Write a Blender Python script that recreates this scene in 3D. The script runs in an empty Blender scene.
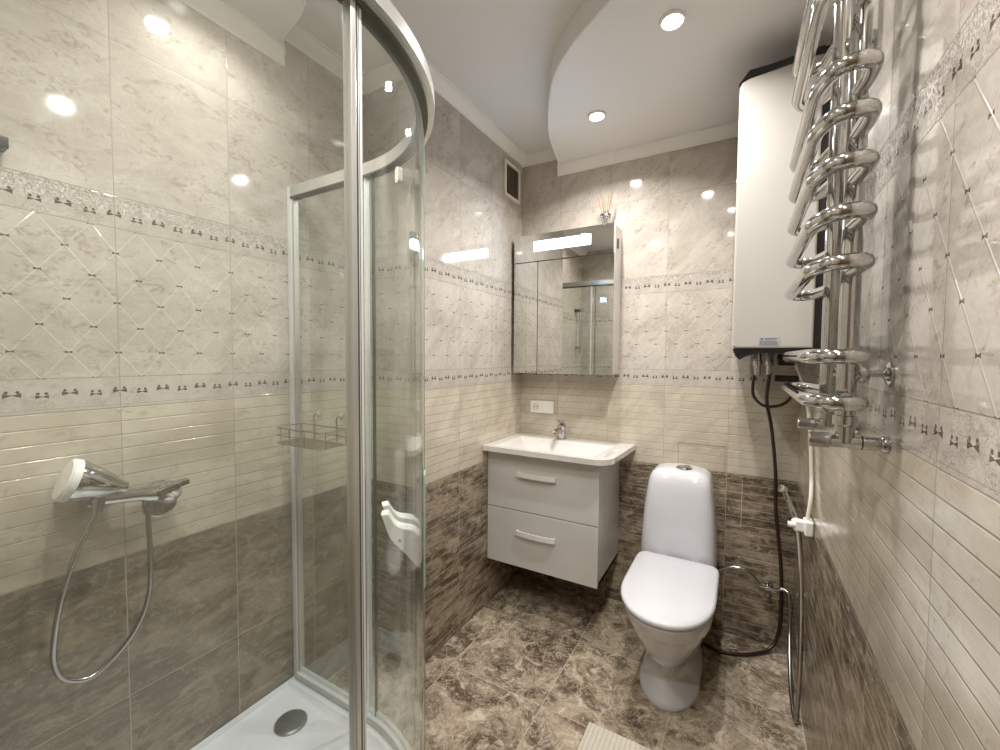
import bpy, bmesh, math, random
from mathutils import Vector, Matrix
random.seed(7)
S = bpy.context.scene
COL = S.collection
PI = math.pi

# ------------------------------------------------------------------ camera
CH = 1.3567
YAW, PIT, ROL, FPX = 0.520963, 0.0431812, -0.00656926, 421.129
def cam_axes():
    cy, sy, cp, sp = math.cos(YAW), math.sin(YAW), math.cos(PIT), math.sin(PIT)
    f = Vector((-sy*cp, cy*cp, -sp)); rt = Vector((cy, sy, 0)); dn = f.cross(rt)
    cr, sr = math.cos(ROL), math.sin(ROL)
    return cr*rt+sr*dn, -sr*rt+cr*dn, f
rt, dn, fw = cam_axes()
cd = bpy.data.cameras.new('camera'); cam = bpy.data.objects.new('camera', cd); COL.objects.link(cam)
cd.sensor_width = 36; cd.lens = FPX*36/1000; cd.clip_start = 0.01
m = Matrix((( rt.x, -dn.x, -fw.x, 0), (rt.y, -dn.y, -fw.y, 0), (rt.z, -dn.z, -fw.z, CH), (0, 0, 0, 1)))
cam.matrix_world = m
S.camera = cam

# ------------------------------------------------------------------ world, exposure, lights
w = bpy.data.worlds.new('world'); S.world = w; w.use_nodes = True
w.node_tree.nodes['Background'].inputs[0].default_value = (1, .97, .93, 1)
w.node_tree.nodes['Background'].inputs[1].default_value = 0.3
S.view_settings.view_transform = 'Standard'; S.view_settings.look = 'None'
S.view_settings.exposure = 0.88; S.view_settings.gamma = 1.0; S.view_settings.use_curve_mapping = False
try:
    S.cycles.max_bounces = 12; S.cycles.diffuse_bounces = 6; S.cycles.glossy_bounces = 6
    S.cycles.transparent_max_bounces = 24; S.cycles.transmission_bounces = 8
    S.cycles.sample_clamp_indirect = 4.0; S.cycles.caustics_reflective = False; S.cycles.caustics_refractive = False
except Exception: pass
SPOT_W = [6.0, 6.0, 5.5, 1.8, 4.2, 5.5]
SPOTS = [(-.225, 1.50), (-.60, 1.91), (-.10, .74), (-1.24, .68), (-.76, .36), (-.12, .0)]  # last one is an unseen fill spot added above the camera
ZSOF = 2.45       # underside of both dropped ceilings
SPOT_Z = [2.45, 2.45, 2.55, 2.45, 2.45, 2.55]
def area(name, loc, rot, size, power, col, spread=180, shape='DISK', sy=None):
    l = bpy.data.lights.new(name, 'AREA'); l.shape = shape; l.size = size; l.energy = power; l.color = col
    if sy: l.size_y = sy
    l.spread = math.radians(spread)
    o = bpy.data.objects.new(name, l); o.location = loc; o.rotation_euler = rot; COL.objects.link(o); return o
for i, (x, y) in enumerate(SPOTS):
    area('spot_light', (x, y, SPOT_Z[i]-.012), (0, 0, 0), .05, SPOT_W[i], (1, .975, .95), 145)
area('mirror_light', (-.866, 2.155, 1.975), (-PI/2, 0, 0), .32, .55, (.50, .72, 1), 160, 'RECTANGLE', .05)

# room planes
XI, XO, XR, YB = -1.4726, -1.18, .232, 2.32   # alcove left wall, front left wall, right wall, back wall
YRET, YNEAR, YSH = 1.35, -.62, .045
ZC = 2.55
Z_D, Z_MB, Z_MT, Z_UB, Z_UT, Z_S = .798, 1.211, 1.295, 1.695, 1.781, 2.189
TW = .2955

# ------------------------------------------------------------------ node helpers
class N:
    """tiny expression helper over shader nodes"""
    def __init__(s, t, sock): s.t = t; s.k = sock
    def _m(s, op, *o, clamp=False):
        n = s.t.nodes.new('ShaderNodeMath'); n.operation = op; n.use_clamp = clamp
        for i, v in enumerate((s,)+o):
            if isinstance(v, N): s.t.links.new(v.k, n.inputs[i])
            else: n.inputs[i].default_value = v
        return N(s.t, n.outputs[0])
    def __add__(s, o): return s._m('ADD', o)
    __radd__ = __add__
    def __sub__(s, o): return s._m('SUBTRACT', o)
    def __rsub__(s, o): return (s*-1)+o
    def __mul__(s, o): return s._m('MULTIPLY', o)
    __rmul__ = __mul__
    def __truediv__(s, o): return s._m('DIVIDE', o)
    def fract(s): return s._m('FRACT')
    def floor(s): return s._m('FLOOR')
    def abs(s): return s._m('ABSOLUTE')
    def min(s, o): return s._m('MINIMUM', o)
    def max(s, o): return s._m('MAXIMUM', o)
    def gt(s, o): return s._m('GREATER_THAN', o)
    def lt(s, o): return s._m('LESS_THAN', o)
    def sqrt(s): return s._m('SQRT')
    def pow(s, o): return s._m('POWER', o)
    def sstep(s, a, b, lo=0., hi=1.):
        n = s.t.nodes.new('ShaderNodeMapRange'); n.interpolation_type = 'SMOOTHSTEP'
        s.t.links.new(s.k, n.inputs['Value'])
        n.inputs['From Min'].default_value = a; n.inputs['From Max'].default_value = b
        n.inputs['To Min'].default_value = lo; n.inputs['To Max'].default_value = hi
        return N(s.t, n.outputs[0])
def comb(t, x, y, z):
    n = t.nodes.new('ShaderNodeCombineXYZ')
    for i, v in enumerate((x, y, z)):
        if isinstance(v, N): t.links.new(v.k, n.inputs[i])
        else: n.inputs[i].default_value = v
    return n.outputs[0]
def noise(t, vec, scale, detail=5, rough=.55, dist=0., ntype='FBM'):
    n = t.nodes.new('ShaderNodeTexNoise'); n.noise_type = ntype
    t.links.new(vec, n.inputs['Vector']); n.inputs['Scale'].default_value = scale
    n.inputs['Detail'].default_value = detail; n.inputs['Roughness'].default_value = rough
    n.inputs['Distortion'].default_value = dist
    return N(t, n.outputs[0])
def vor(t, vec, scale, feat='F1'):
    n = t.nodes.new('ShaderNodeTexVoronoi'); n.feature = feat
    t.links.new(vec, n.inputs['Vector']); n.inputs['Scale'].default_value = scale
    return N(t, n.outputs['Distance'])
def mixc(t, f, a, b):
    n = t.nodes.new('ShaderNodeMix'); n.data_type = 'RGBA'
    if isinstance(f, N): t.links.new(f.k, n.inputs[0])
    else: n.inputs[0].default_value = f
    for i, v in ((6, a), (7, b)):
        if isinstance(v, tuple): n.inputs[i].default_value = (*v, 1)
        else: t.links.new(v, n.inputs[i])
    return n.outputs[2]
def newmat(name):
    mt = bpy.data.materials.new(name); mt.use_nodes = True
    t = mt.node_tree; b = t.nodes['Principled BSDF']
    return mt, t, b
def objxyz(t):
    tc = t.nodes.new('ShaderNodeTexCoord'); sp = t.nodes.new('ShaderNodeSeparateXYZ')
    t.links.new(tc.outputs['Object'], sp.inputs[0])
    return [N(t, sp.outputs[i]) for i in range(3)]
def bump(t, b, h, strength, dist):
    n = t.nodes.new('ShaderNodeBump'); n.inputs['Strength'].default_value = strength
    n.inputs['Distance'].default_value = dist
    t.links.new(h.k, n.inputs['Height']); t.links.new(n.outputs[0], b.inputs['Normal'])
def simple(name, col, rough=.4, metal=0., noise_amt=.04, nscale=30, coat=0., spec=.5, bmp=0.):
    mt, t, b = newmat(name)
    tc = t.nodes.new('ShaderNodeTexCoord')
    n = noise(t, tc.outputs['Object'], nscale, 4)
    c = mixc(t, n, tuple(max(0, v*(1-noise_amt)) for v in col), tuple(min(1, v*(1+noise_amt)) for v in col))
    t.links.new(c, b.inputs['Base Color'])
    b.inputs['Roughness'].default_value = rough; b.inputs['Metallic'].default_value = metal
    b.inputs['Coat Weight'].default_value = coat; b.inputs['Coat Roughness'].default_value = .05
    b.inputs['Specular IOR Level'].default_value = spec
    if bmp: bump(t, b, n, bmp, .002)
    return mt

# ------------------------------------------------------------------ tile material
def stone(t, s, z, kx, seamx, seamz):
    """coordinates that jump at every tile so the stone pattern breaks there"""
    idx = ((s-kx)/TW).floor()
    return comb(t, s+idx*3.7, idx*1.3+seamz, z)
def tiles(name, axis, off, smooth_dark=False, brickf=0., diag=0.):
    mt, t, b = newmat(name)
    x, y, z = objxyz(t)
    s = x if axis == 'x' else y
    u = (s-off)/TW
    idx = u.floor(); fu = u.fract()
    dseam = (fu.min(1-fu))*TW
    # horizontal seams
    hs = (z-Z_S).abs().min((z-Z_UT).abs()).min((z-Z_UB).abs()).min((z-Z_MT).abs()).min((z-Z_MB).abs()).min((z-Z_D).abs()).min((z-.395).abs())
    zone_d = z.lt(Z_D); zone_b = z.lt(Z_MB)*z.gt(Z_D); zone_m = z.lt(Z_MT)*z.gt(Z_MB)
    zone_l = z.lt(Z_UB)*z.gt(Z_MT); zone_u = z.lt(Z_UT)*z.gt(Z_UB); zone_p = z.gt(Z_UT)
    rowi = z.gt(Z_S)+z.gt(Z_UT)+z.gt(Z_MT)+z.gt(Z_D)+z.gt(.395)
    if diag: P = comb(t, (s+z*diag)*.62+idx*5.3, idx*2.1+rowi*7.7, (z-s*diag)*1.2)
    else: P = comb(t, s*.8+idx*5.3, idx*2.1+rowi*7.7, z*1.3)
    Pd = comb(t, s*.62+idx*5.3, idx*2.1+rowi*7.7, z*1.5)
    # light stone
    big = noise(t, P, 5, 6, .6, .7)
    fine = noise(t, P, 38, 6, .72, 1.2)
    patch = noise(t, P, 7.5, 4, .6, 1.5)
    fleck = fine.sstep(.495, .60)*patch.sstep(.47, .60)
    lit = mixc(t, big.sstep(.3, .72), (.42, .375, .32), (.56, .512, .45))
    lit = mixc(t, fleck*.62, lit, (.26, .21, .165))
    lit = mixc(t, noise(t, P, 90, 3, .6).sstep(.3, .75)*.16, lit, (.30, .27, .23))
    vein = (noise(t, P, 9, 7, .62, 2.2)-.5).abs()
    lit = mixc(t, vein.sstep(.0, .03, .16, 0), lit, (.70, .66, .60))
    # warm beige lower stone (brick relief)
    br = mixc(t, big.sstep(.3, .7), (.45, .395, .31), (.58, .525, .43))
    br = mixc(t, fleck*.4, br, (.32, .265, .195))
    # dark emperador stone
    d1 = noise(t, Pd, 7, 9, .68, .8); d2 = noise(t, Pd, 24, 8, .74, .9)
    dk = mixc(t, d1.sstep(.40, .62), (.078, .054, .034), (.30, .236, .162))
    dk = mixc(t, d2.sstep(.5, .64)*.7, dk, (.44, .36, .26))
    dk = mixc(t, d2.sstep(.36, .47, .75, 0), dk, (.042, .026, .015))
    if smooth_dark:
        dk = mixc(t, .5, dk, (.215, .185, .14))
    dk = mixc(t, vein.sstep(0, .012, .35, 0), dk, (.5, .44, .36))
    col = mixc(t, zone_d, mixc(t, z.lt(Z_MB), lit, br), dk)
    # relief rows
    RH = (Z_MB-Z_D)/11
    rf = ((z-Z_D)/RH).fract(); dr = (rf.min(1-rf))*RH
    rowline = dr.sstep(.0007, .0022, 1, 0)*zone_b
    rowid = ((z-Z_D)/RH).floor()
    # short brick joints
    bj = (s/.118+rowid*.37+noise(t, comb(t, rowid*3.1, 0., 0.), 5, 1)*2).fract()
    brk = (bj.min(1-bj)*.118).sstep(.0006, .002, 1, 0)
    dzone = 0. if smooth_dark else 1.
    RD = .395/10
    rfd = (z/RD).fract(); drd = rfd.min(1-rfd)*RD
    rowd = drd.sstep(.0010, .0026, 1, 0)*zone_d*dzone
    seams = dseam.min(hs).sstep(.0008, .0018, 1, 0)
    # lattice in decor zone
    a = u*3.; c = (Z_UB-z)/.0667     # nodes: k odd at integers
    p = a+c*.5+.5; q = a-c*.5-.5
    dp = (p.fract().min(1-p.fract())); dq = (q.fract().min(1-q.fract()))
    lat = dp.min(dq).sstep(.012, .03, 1, 0)*zone_l
    # little bow at the nodes
    pr_ = (p+.5).fract()-.5; qr_ = (q+.5).fract()-.5
    nx = ((pr_+qr_)*.5*(TW/3)).abs(); nz = ((pr_-qr_)*.0667).abs()
    bowl = (nz-(nx*.32+.0013)).lt(0)*nx.lt(.0070)*zone_l
    # bows in both borders
    def bows(z0, zone):
        cu = u*6.+.5; ci = cu.floor(); cx = (cu.fract()-.5)*(TW/6)
        odd = (ci*.5).fract().gt(.25)      # small ones
        ax = cx.abs(); dz = z-(z0-odd*.006)
        w_ = .0150-odd*.0035
        lobe = (dz.abs()-(ax*.34+.0005)).lt(0)*(ax.lt(w_))
        ex = (ax-w_*.62); ez = dz-.0075
        leaf = ((ex*ex+ez*ez).sqrt()).lt(.0033)
        m_ = lobe.max(leaf)*zone
        # pendant rings under the small bows
        rz = dz+.020; rr = (cx*cx*.55+rz*rz*1.6).sqrt()
        ring = (rr-.0135).abs().lt(.0013)*odd*zone
        ring2 = (rr-.0065).abs().lt(.0016)*odd*zone*(((cx/.0075).fract()-.5).abs().lt(.28))
        return m_, ring, ring2
    m1, r1, r1b = bows(1.258, zone_m)
    m2, r2, r2b = bows(1.731, zone_u)
    orn = (noise(t, comb(t, s, 0., z), 48, 3, .6, 3.)-.5).abs().sstep(.0, .045, 1, 0)*(zone_u*(z.gt(1.735)*.8+.25)+zone_m*.2)
    bead = ((z-(Z_UT-.004)).abs().lt(.003)*zone_u+(z-(Z_MB+.0045)).abs().lt(.0035)*zone_m)
    edge = (z-(Z_UT-.0085)).abs().lt(.0008)*zone_u+(z-(Z_MB+.0095)).abs().lt(.0009)*zone_m
    col = mixc(t, rowline*.6, col, (.30, .245, .175))
    col = mixc(t, rowd*.6, col, (.42, .355, .26))
    col = mixc(t, zone_m.max(zone_u)*.22, col, (.60, .56, .50))
    col = mixc(t, lat*.24, col, (.76, .72, .66))
    col = mixc(t, bowl*.95, col, (.10, .065, .045))
    orn_glint = (noise(t, comb(t, s, 5., z), 40, 2, .6, 3.)-.5).abs().sstep(.0, .035, 1, 0)*zone_u*z.gt(1.737)
    col = mixc(t, orn*.5, col, (.25, .205, .165)); col = mixc(t, orn_glint*.6, col, (.82, .80, .77))  # relief contrast and white highlights painted into the border colour
    col = mixc(t, (r1.max(r2))*.35, col, (.38, .33, .27))
    col = mixc(t, (r1b.max(r2b))*.6, col, (.26, .2, .15))
    col = mixc(t, (m1.max(m2))*.95, col, (.07, .042, .027))
    col = mixc(t, edge*.5, col, (.27, .22, .17))
    sc = mixc(t, zone_d, (.36, .31, .24), (.45, .38, .28))
    col = mixc(t, seams*.8, col, sc)
    t.links.new(col, b.inputs['Base Color'])
    # relief
    cleft = noise(t, comb(t, s*.55, 0., z*2.2), 30, 6, .68, .8)
    h = (1-seams)*.5-rowline*.8-brk*zone_b*brickf-rowd*.9-brk*zone_d*dzone*.4+lat*.35+orn*3.2+bead*.9+(r1.max(r2))*.4
    h = h+(zone_b*.55+zone_d*(1.5*dzone+.1)+.05)*cleft*(.9)
    bump(t, b, h, .55, .0016)
    rough = (zone_b*.035+zone_d*(.11*dzone)+.06)
    t.links.new(rough.k, b.inputs['Roughness'])
    b.inputs['Specular IOR Level'].default_value = .85
    return mt

M = {}
M['tile_in'] = tiles('tile_alcove', 'y', .479-TW, True)
M['tile_out'] = tiles('tile_front_left', 'y', 1.665-TW*4, False, .3, .9)
M['tile_ret'] = tiles('tile_return', 'x', XI-.1)
M['tile_back'] = tiles('tile_back', 'x', -.049-TW*6, False, .5, .9)
M['tile_right'] = tiles('tile_right', 'y', .783-TW*4)
M['tile_near'] = tiles('tile_near', 'x', XI)

def floor_mat():
    mt, t, b = newmat('floor_marble')
    x, y, z = objxyz(t)
    FW = .435
    u = (x+1.075+FW*3)/FW; v = (y-1.457+FW*6)/FW
    iu = u.floor(); iv = v.floor()
    fu = u.fract(); fv = v.fract()
    ds = (fu.min(1-fu)).min(fv.min(1-fv))*FW
    P = comb(t, x+iu*3.1+iv*1.7, y+iv*4.3+iu*.9, iu*2.7+iv*1.1)
    n1 = noise(t, P, 4.5, 10, .7, 1.2); n2 = noise(t, P, 15, 9, .74, 1.1); vn = (noise(t, P, 7, 9, .65, 3)-.5).abs()
    c = mixc(t, n1.sstep(.38, .62), (.10, .07, .045), (.36, .29, .21))
    c = mixc(t, n2.sstep(.50, .66)*.7, c, (.62, .53, .40))
    c = mixc(t, n2.sstep(.34, .46, .8, 0), c, (.065, .043, .027))
    c = mixc(t, vn.sstep(0, .018, .5, 0), c, (.70, .62, .50))
    seam = ds.sstep(.0010, .0022, 1, 0)
    c = mixc(t, seam*.7, c, (.52, .44, .33))
    t.links.new(c, b.inputs['Base Color'])
    bump(t, b, (1-seam)*.5+n2*.08, .4, .001)
    b.inputs['Roughness'].default_value = .16; b.inputs['Specular IOR Level'].default_value = .5
    return mt
M['floor'] = floor_mat()
M['ceiling'] = simple('ceiling_paint', (.76, .75, .735), .75, noise_amt=.015, nscale=8, spec=.2)
M['soffit'] = simple('soffit_paint', (.76, .745, .725), .5, noise_amt=.015, nscale=8, spec=.35)
M['cornice'] = simple('cornice_white', (.80, .78, .74), .55, noise_amt=.02)
M['ceramic'] = simple('white_ceramic', (.60, .60, .62), .08, noise_amt=.01, coat=.6)
M['tray'] = simple('tray_acrylic', (.68, .70, .74), .2, noise_amt=.01, coat=.3)
M['basin'] = simple('basin_ceramic', (.66, .635, .60), .09, noise_amt=.01, coat=.5)
M['cab'] = simple('cabinet_gloss', (.58, .565, .535), .16, noise_amt=.02, coat=.5)
M['cabside'] = simple('cabinet_side', (.60, .58, .53), .2, noise_amt=.05, coat=.3, nscale=14)
M['handle'] = simple('handle_white', (.74, .72, .68), .25, noise_amt=.02)
M['white_plastic'] = simple('white_plastic', (.83, .82, .79), .3, noise_amt=.02)
M['cable'] = simple('white_cable', (.83, .80, .70), .4, noise_amt=.02)
M['chrome'] = simple('chrome', (.57, .565, .55), .07, 1., noise_amt=.02)
M['chrome_dull'] = simple('brushed_chrome', (.50, .49, .475), .25, 1., noise_amt=.04)
M['alu'] = simple('satin_aluminium', (.70, .71, .69), .28, .85, noise_amt=.02)
M['alu_white'] = simple('pale_aluminium', (.78, .80, .80), .3, .35, noise_amt=.02)
M['alu_dark'] = simple('dark_profile', (.10, .10, .085), .3, .5, noise_amt=.04)
M['seal'] = simple('clear_grey_seal', (.42, .45, .42), .25, .1, noise_amt=.03)
M['drain'] = simple('drain_metal', (.33, .34, .35), .35, .9, noise_amt=.1)
M['wire'] = simple('caddy_wire', (.36, .30, .24), .3, .85, noise_amt=.15)
M['black'] = simple('black_plastic', (.012, .011, .011), .25, noise_amt=.2)
M['dark'] = simple('dark_rubber', (.035, .022, .017), .35, noise_amt=.2)
M['brownhose'] = simple('dark_red_hose', (.028, .012, .008), .3, noise_amt=.2)
M['heater'] = simple('heater_enamel', (.45, .43, .395), .3, noise_amt=.01, coat=.15)
M['plate'] = simple('pale_grey_plate', (.50, .54, .50), .3, noise_amt=.02)
M['label'] = simple('grey_label', (.36, .37, .40), .4, noise_amt=.06)
M['ink'] = simple('label_ink', (.03, .03, .04), .5, noise_amt=.1)
M['vent'] = simple('vent_frame', (.74, .70, .60), .4, noise_amt=.03)
M['ventdark'] = simple('vent_mesh', (.09, .07, .055), .7, noise_amt=.3)
M['grout'] = simple('hatch_joint', (.30, .235, .16), .7, noise_amt=.15)
M['grout_light'] = simple('hatch_joint_light', (.50, .42, .31), .7, noise_amt=.1)
M['reed'] = simple('reed', (.26, .17, .10), .6, noise_amt=.1)
M['door'] = simple('door_brown', (.16, .11, .075), .35, noise_amt=.02)  # unseen door behind the camera, toned dark for contrast in the chrome
def mirror_mat():
    mt, t, b = newmat('mirror'); tc = t.nodes.new('ShaderNodeTexCoord')
    n = noise(t, tc.outputs['Object'], 3, 2)
    t.links.new(mixc(t, n, (.76, .76, .73), (.78, .78, .75)), b.inputs['Base Color'])
    b.inputs['Metallic'].default_value = 1; b.inputs['Roughness'].default_value = .012
    return mt
M['mirror'] = mirror_mat()
def glass_mat(name, tint, refl=1.0, haze=.0):
    mt = bpy.data.materials.new(name); mt.use_nodes = True; t = mt.node_tree
    t.nodes.remove(t.nodes['Principled BSDF']); out = t.nodes['Material Output']
    tr = t.nodes.new('ShaderNodeBsdfTransparent'); gl = t.nodes.new('ShaderNodeBsdfGlossy')
    df = t.nodes.new('ShaderNodeBsdfDiffuse'); df.inputs[0].default_value = (.72, .76, .72, 1)
    tc = t.nodes.new('ShaderNodeTexCoord'); n = noise(t, tc.outputs['Object'], 4, 3)
    t.links.new(mixc(t, n, tuple(v*.99 for v in tint), tint), tr.inputs[0])
    gl.inputs['Roughness'].default_value = .01; gl.inputs[0].default_value = (1, 1, 1, 1)
    fr = t.nodes.new('ShaderNodeLayerWeight'); fr.inputs[0].default_value = .5
    fk = (N(t, fr.outputs['Facing']).pow(5.)*.96+.04)*refl
    mh = t.nodes.new('ShaderNodeMixShader'); mh.inputs[0].default_value = haze
    t.links.new(tr.outputs[0], mh.inputs[1]); t.links.new(df.outputs[0], mh.inputs[2])
    mx = t.nodes.new('ShaderNodeMixShader'); t.links.new(fk.k, mx.inputs[0])
    t.links.new(mh.outputs[0], mx.inputs[1]); t.links.new(gl.outputs[0], mx.inputs[2])
    t.links.new(mx.outputs[0], out.inputs[0])
    return mt
M['glass'] = glass_mat('shower_glass', (.962, .980, .962), 1.0, .026)
M['seal_clear'] = glass_mat('clear_seal', (.80, .86, .82), 1.2, .22)
M['bottle'] = glass_mat('bottle_glass', (.80, .80, .78), 1.5, .1)
def emit(name, col, st):
    mt = bpy.data.materials.new(name); mt.use_nodes = True; t = mt.node_tree
    t.nodes.remove(t.nodes['Principled BSDF']); e = t.nodes.new('ShaderNodeEmission')
    e.inputs[0].default_value = (*col, 1); e.inputs[1].default_value = st
    t.links.new(e.outputs[0], t.nodes['Material Output'].inputs[0]); return mt
M['lamp'] = emit('lamp_lens', (1, .96, .9), 40)
M['led'] = emit('led_strip', (.62, .82, 1), 3.5)
def mat_fabric():
    mt, t, b = newmat('ribbed_mat'); x, y, z = objxyz(t)
    r = ((x*62).fract()-.5).abs()*2
    k = noise(t, comb(t, x, y, z), 90, 3, .6)
    t.links.new(mixc(t, r*.6+k*.4, (.44, .385, .30), (.62, .575, .49)), b.inputs['Base Color'])
    b.inputs['Roughness'].default_value = .95; bump(t, b, r+k, .8, .004); return mt
M['mat'] = mat_fabric()

# ------------------------------------------------------------------ geometry helpers
def link(name, bm, mat, parent=None, smooth=True, angle=38):
    bmesh.ops.recalc_face_normals(bm, faces=bm.faces)
    me = bpy.data.meshes.new(name); bm.to_mesh(me); bm.free()
    for p in me.polygons: p.use_smooth = smooth
    if smooth:
        try: me.set_sharp_from_angle(angle=math.radians(angle))
        except Exception: pass
    me.materials.append(M[mat] if isinstance(mat, str) else mat)
    o = bpy.data.objects.new(name, me); COL.objects.link(o)
    if smooth and len(me.polygons) < 700:
        wn = o.modifiers.new('weighted_normals', 'WEIGHTED_NORMAL'); wn.keep_sharp = True; wn.weight = 80
    if parent is not None:
        o.parent = parent
        o.matrix_parent_inverse = Matrix.Translation(-Vector(parent_world(parent)))
    return o
def parent_world(p):
    return Vector(p.location) if p.type == 'EMPTY' else Vector((0, 0, 0))
def tag(o, label, cat, group=None):
    o['label'] = label; o['category'] = cat
    if group: o['group'] = group
    return o
def thing(name, loc, label, cat, group=None):
    o = bpy.data.objects.new(name, None); o.location = loc; o.empty_display_size = .02
    COL.objects.link(o); return tag(o, label, cat, group)
def struct(o): o['kind'] = 'structure'; return o
def box(bm, lo, hi, bev=0., seg=2):
    r = bmesh.ops.create_cube(bm, size=1)
    vs = r['verts']
    for v in vs:
        v.co = Vector([lo[i]+(v.co[i]+.5)*(hi[i]-lo[i]) for i in range(3)])
    if bev > 0:
        es = list({e for v in vs for e in v.link_edges})
        bmesh.ops.bevel(bm, geom=es, offset=bev, segments=seg, profile=.5, affect='EDGES')
def bx(lo, hi, bev=0., seg=2):
    bm = bmesh.new(); box(bm, lo, hi, bev, seg); return bm
def ring_skin(bm, rings, close=True, cap=True):
    vr = [[bm.verts.new(p) for p in r] for r in rings]
    n = len(vr[0])
    for a, b_ in zip(vr, vr[1:]):
        for i in range(n if close else n-1):
            j = (i+1) % n
            bm.faces.new((a[i], a[j], b_[j], b_[i]))
    if cap and close:
        bm.faces.new(vr[0][::-1]); bm.faces.new(vr[-1])
    return vr
def smooth_path(pts, n=6):
    P = [Vector(p) for p in pts]; out = []
    for i in range(len(P)-1):
        p0 = P[max(i-1, 0)]; p1 = P[i]; p2 = P[i+1]; p3 = P[min(i+2, len(P)-1)]
        for k in range(n):
            t = k/n
            out.append(.5*((2*p1)+(p2-p0)*t+(2*p0-5*p1+4*p2-p3)*t*t+(3*p1-p0-3*p2+p3)*t**3))
    out.append(P[-1]); return out
def fillet(pts, r, n=5):
    """polyline with rounded corners"""
    P = [Vector(p) for p in pts]; out = [P[0]]
    for a, b_, c in zip(P, P[1:], P[2:]):
        d1 = (a-b_); d2 = (c-b_); rr = min(r, d1.length*.48, d2.length*.48)
        s = b_+d1.normalized()*rr; e = b_+d2.normalized()*rr
        for k in range(n+1):
            t = k/n; out.append((1-t)**2*s+2*t*(1-t)*b_+t*t*e)
    out.append(P[-1]); return out
def tube(bm, pts, rad, seg=12, cap=True):
    P = [Vector(p) for p in pts]; n = len(P)
    T = [(P[min(i+1, n-1)]-P[max(i-1, 0)]).normalized() for i in range(n)]
    up = Vector((0, 0, 1)) if abs(T[0].z) < .9 else Vector((1, 0, 0))
    nrm = (up-T[0]*up.dot(T[0])).normalized(); rings = []
    for i in range(n):
        nrm = (nrm-T[i]*nrm.dot(T[i]))
        nrm = nrm.normalized() if nrm.length > 1e-6 else Vector((1, 0, 0))
        bi = T[i].cross(nrm); r = rad[i] if isinstance(rad, (list, tuple)) else rad
        rings.append([P[i]+(nrm*math.cos(2*PI*k/seg)+bi*math.sin(2*PI*k/seg))*r for k in range(seg)])
    ring_skin(bm, rings, True, cap)
def tb(pts, rad, seg=12):
    bm = bmesh.new(); tube(bm, pts, rad, seg); return bm
def lathe(bm, prof, origin=(0, 0, 0), axis=(0, 0, 1), seg=28):
    """prof: list of (r, h) along axis"""
    A = Vector(axis).normalized(); up = Vector((0, 0, 1)) if abs(A.z) < .9 else Vector((1, 0, 0))
    U = A.cross(up).normalized(); V = A.cross(U); O = Vector(origin); rings = []
    for r, h in prof:
        r = max(r, 1e-5)
        rings.append([O+A*h+(U*math.cos(2*PI*k/seg)+V*math.sin(2*PI*k/seg))*r for k in range(seg)])
    ring_skin(bm, rings, True, True)
def la(prof, origin=(0, 0, 0), axis=(0, 0, 1), seg=28):
    bm = bmesh.new(); lathe(bm, prof, origin, axis, seg); return bm
def prism(bm, poly, axis, a, b_, bev=0.):
    """poly in the two other axes, extruded along axis from a to b"""
    def mk(p, h):
        if axis == 'z': return Vector((p[0], p[1], h))
        if axis == 'y': return Vector((p[0], h, p[1]))
        return Vector((h, p[0], p[1]))
    v0 = [bm.verts.new(mk(p, a)) for p in poly]; v1 = [bm.verts.new(mk(p, b_)) for p in poly]
    n = len(poly)
    f = [bm.faces.new(v0[::-1]), bm.faces.new(v1)]
    for i in range(n):
        j = (i+1) % n; f.append(bm.faces.new((v0[i], v0[j], v1[j], v1[i])))
    if bev:
        es = list({e for q in f[:2] for e in q.edges})
        bmesh.ops.recalc_face_normals(bm, faces=f)
        bmesh.ops.bevel(bm, geom=es, offset=bev, segments=3, profile=.5, affect='EDGES')
def pz(poly, axis, a, b_, bev=0.):
    bm = bmesh.new(); prism(bm, poly, axis, a, b_, bev); return bm

# ------------------------------------------------------------------ room shell
T = .12
struct(link('floor', bx((XI-T, YNEAR-T, -.1), (XR+T, YB+T, 0)), 'floor'))
struct(link('wall_left', bx((XI-T, YSH, 0), (XI, YRET, ZC)), 'tile_in', smooth=False))
struct(link('wall_alcove', bx((XI-T, YRET, 0), (XO-.001, YRET+T, ZC)), 'tile_ret', smooth=False))
struct(link('wall_left_front', bx((XO-T, YRET+.001, 0), (XO, YB+.02, ZC)), 'tile_out', smooth=False))
struct(link('wall_back', bx((XO-T, YB, 0), (XR+T, YB+T, ZC)), 'tile_back', smooth=False))
struct(link('wall_right', bx((XR, YNEAR-T, 0), (XR+T, YB, ZC)), 'tile_right', smooth=False))
struct(link('wall_shower_near', bx((XI-T, YSH-T, 0), (-.58, YSH, ZC)), 'tile_near', smooth=False))
struct(link('wall_entry_side', bx((-.70, YNEAR-T, 0), (-.58, YSH-T, ZC)), 'tile_right', smooth=False))
struct(link('wall_near', bx((-.70, YNEAR-T, 0), (XR+T, YNEAR, ZC)), 'tile_near', smooth=False))
struct(link('ceiling', bx((XI-T, YNEAR-T, ZC), (XR+T, YB+T, ZC+.1)), 'ceiling'))
dr = struct(link('door_1', bx((-.55, YNEAR, 0), (.2, YNEAR+.03, 2.02), .004), 'door'))
bm = bmesh.new()
box(bm, (-.46, YNEAR+.03, .25), (.11, YNEAR+.036, .95), .003); box(bm, (-.46, YNEAR+.03, 1.1), (.11, YNEAR+.036, 1.85), .003)
link('door_panel', bm, 'door', dr)
link('door_handle', tb(fillet([(-.49, YNEAR+.03, 1.0), (-.49, YNEAR+.075, 1.0), (-.38, YNEAR+.075, 1.0)], .015), .009), 'chrome', dr)

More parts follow.
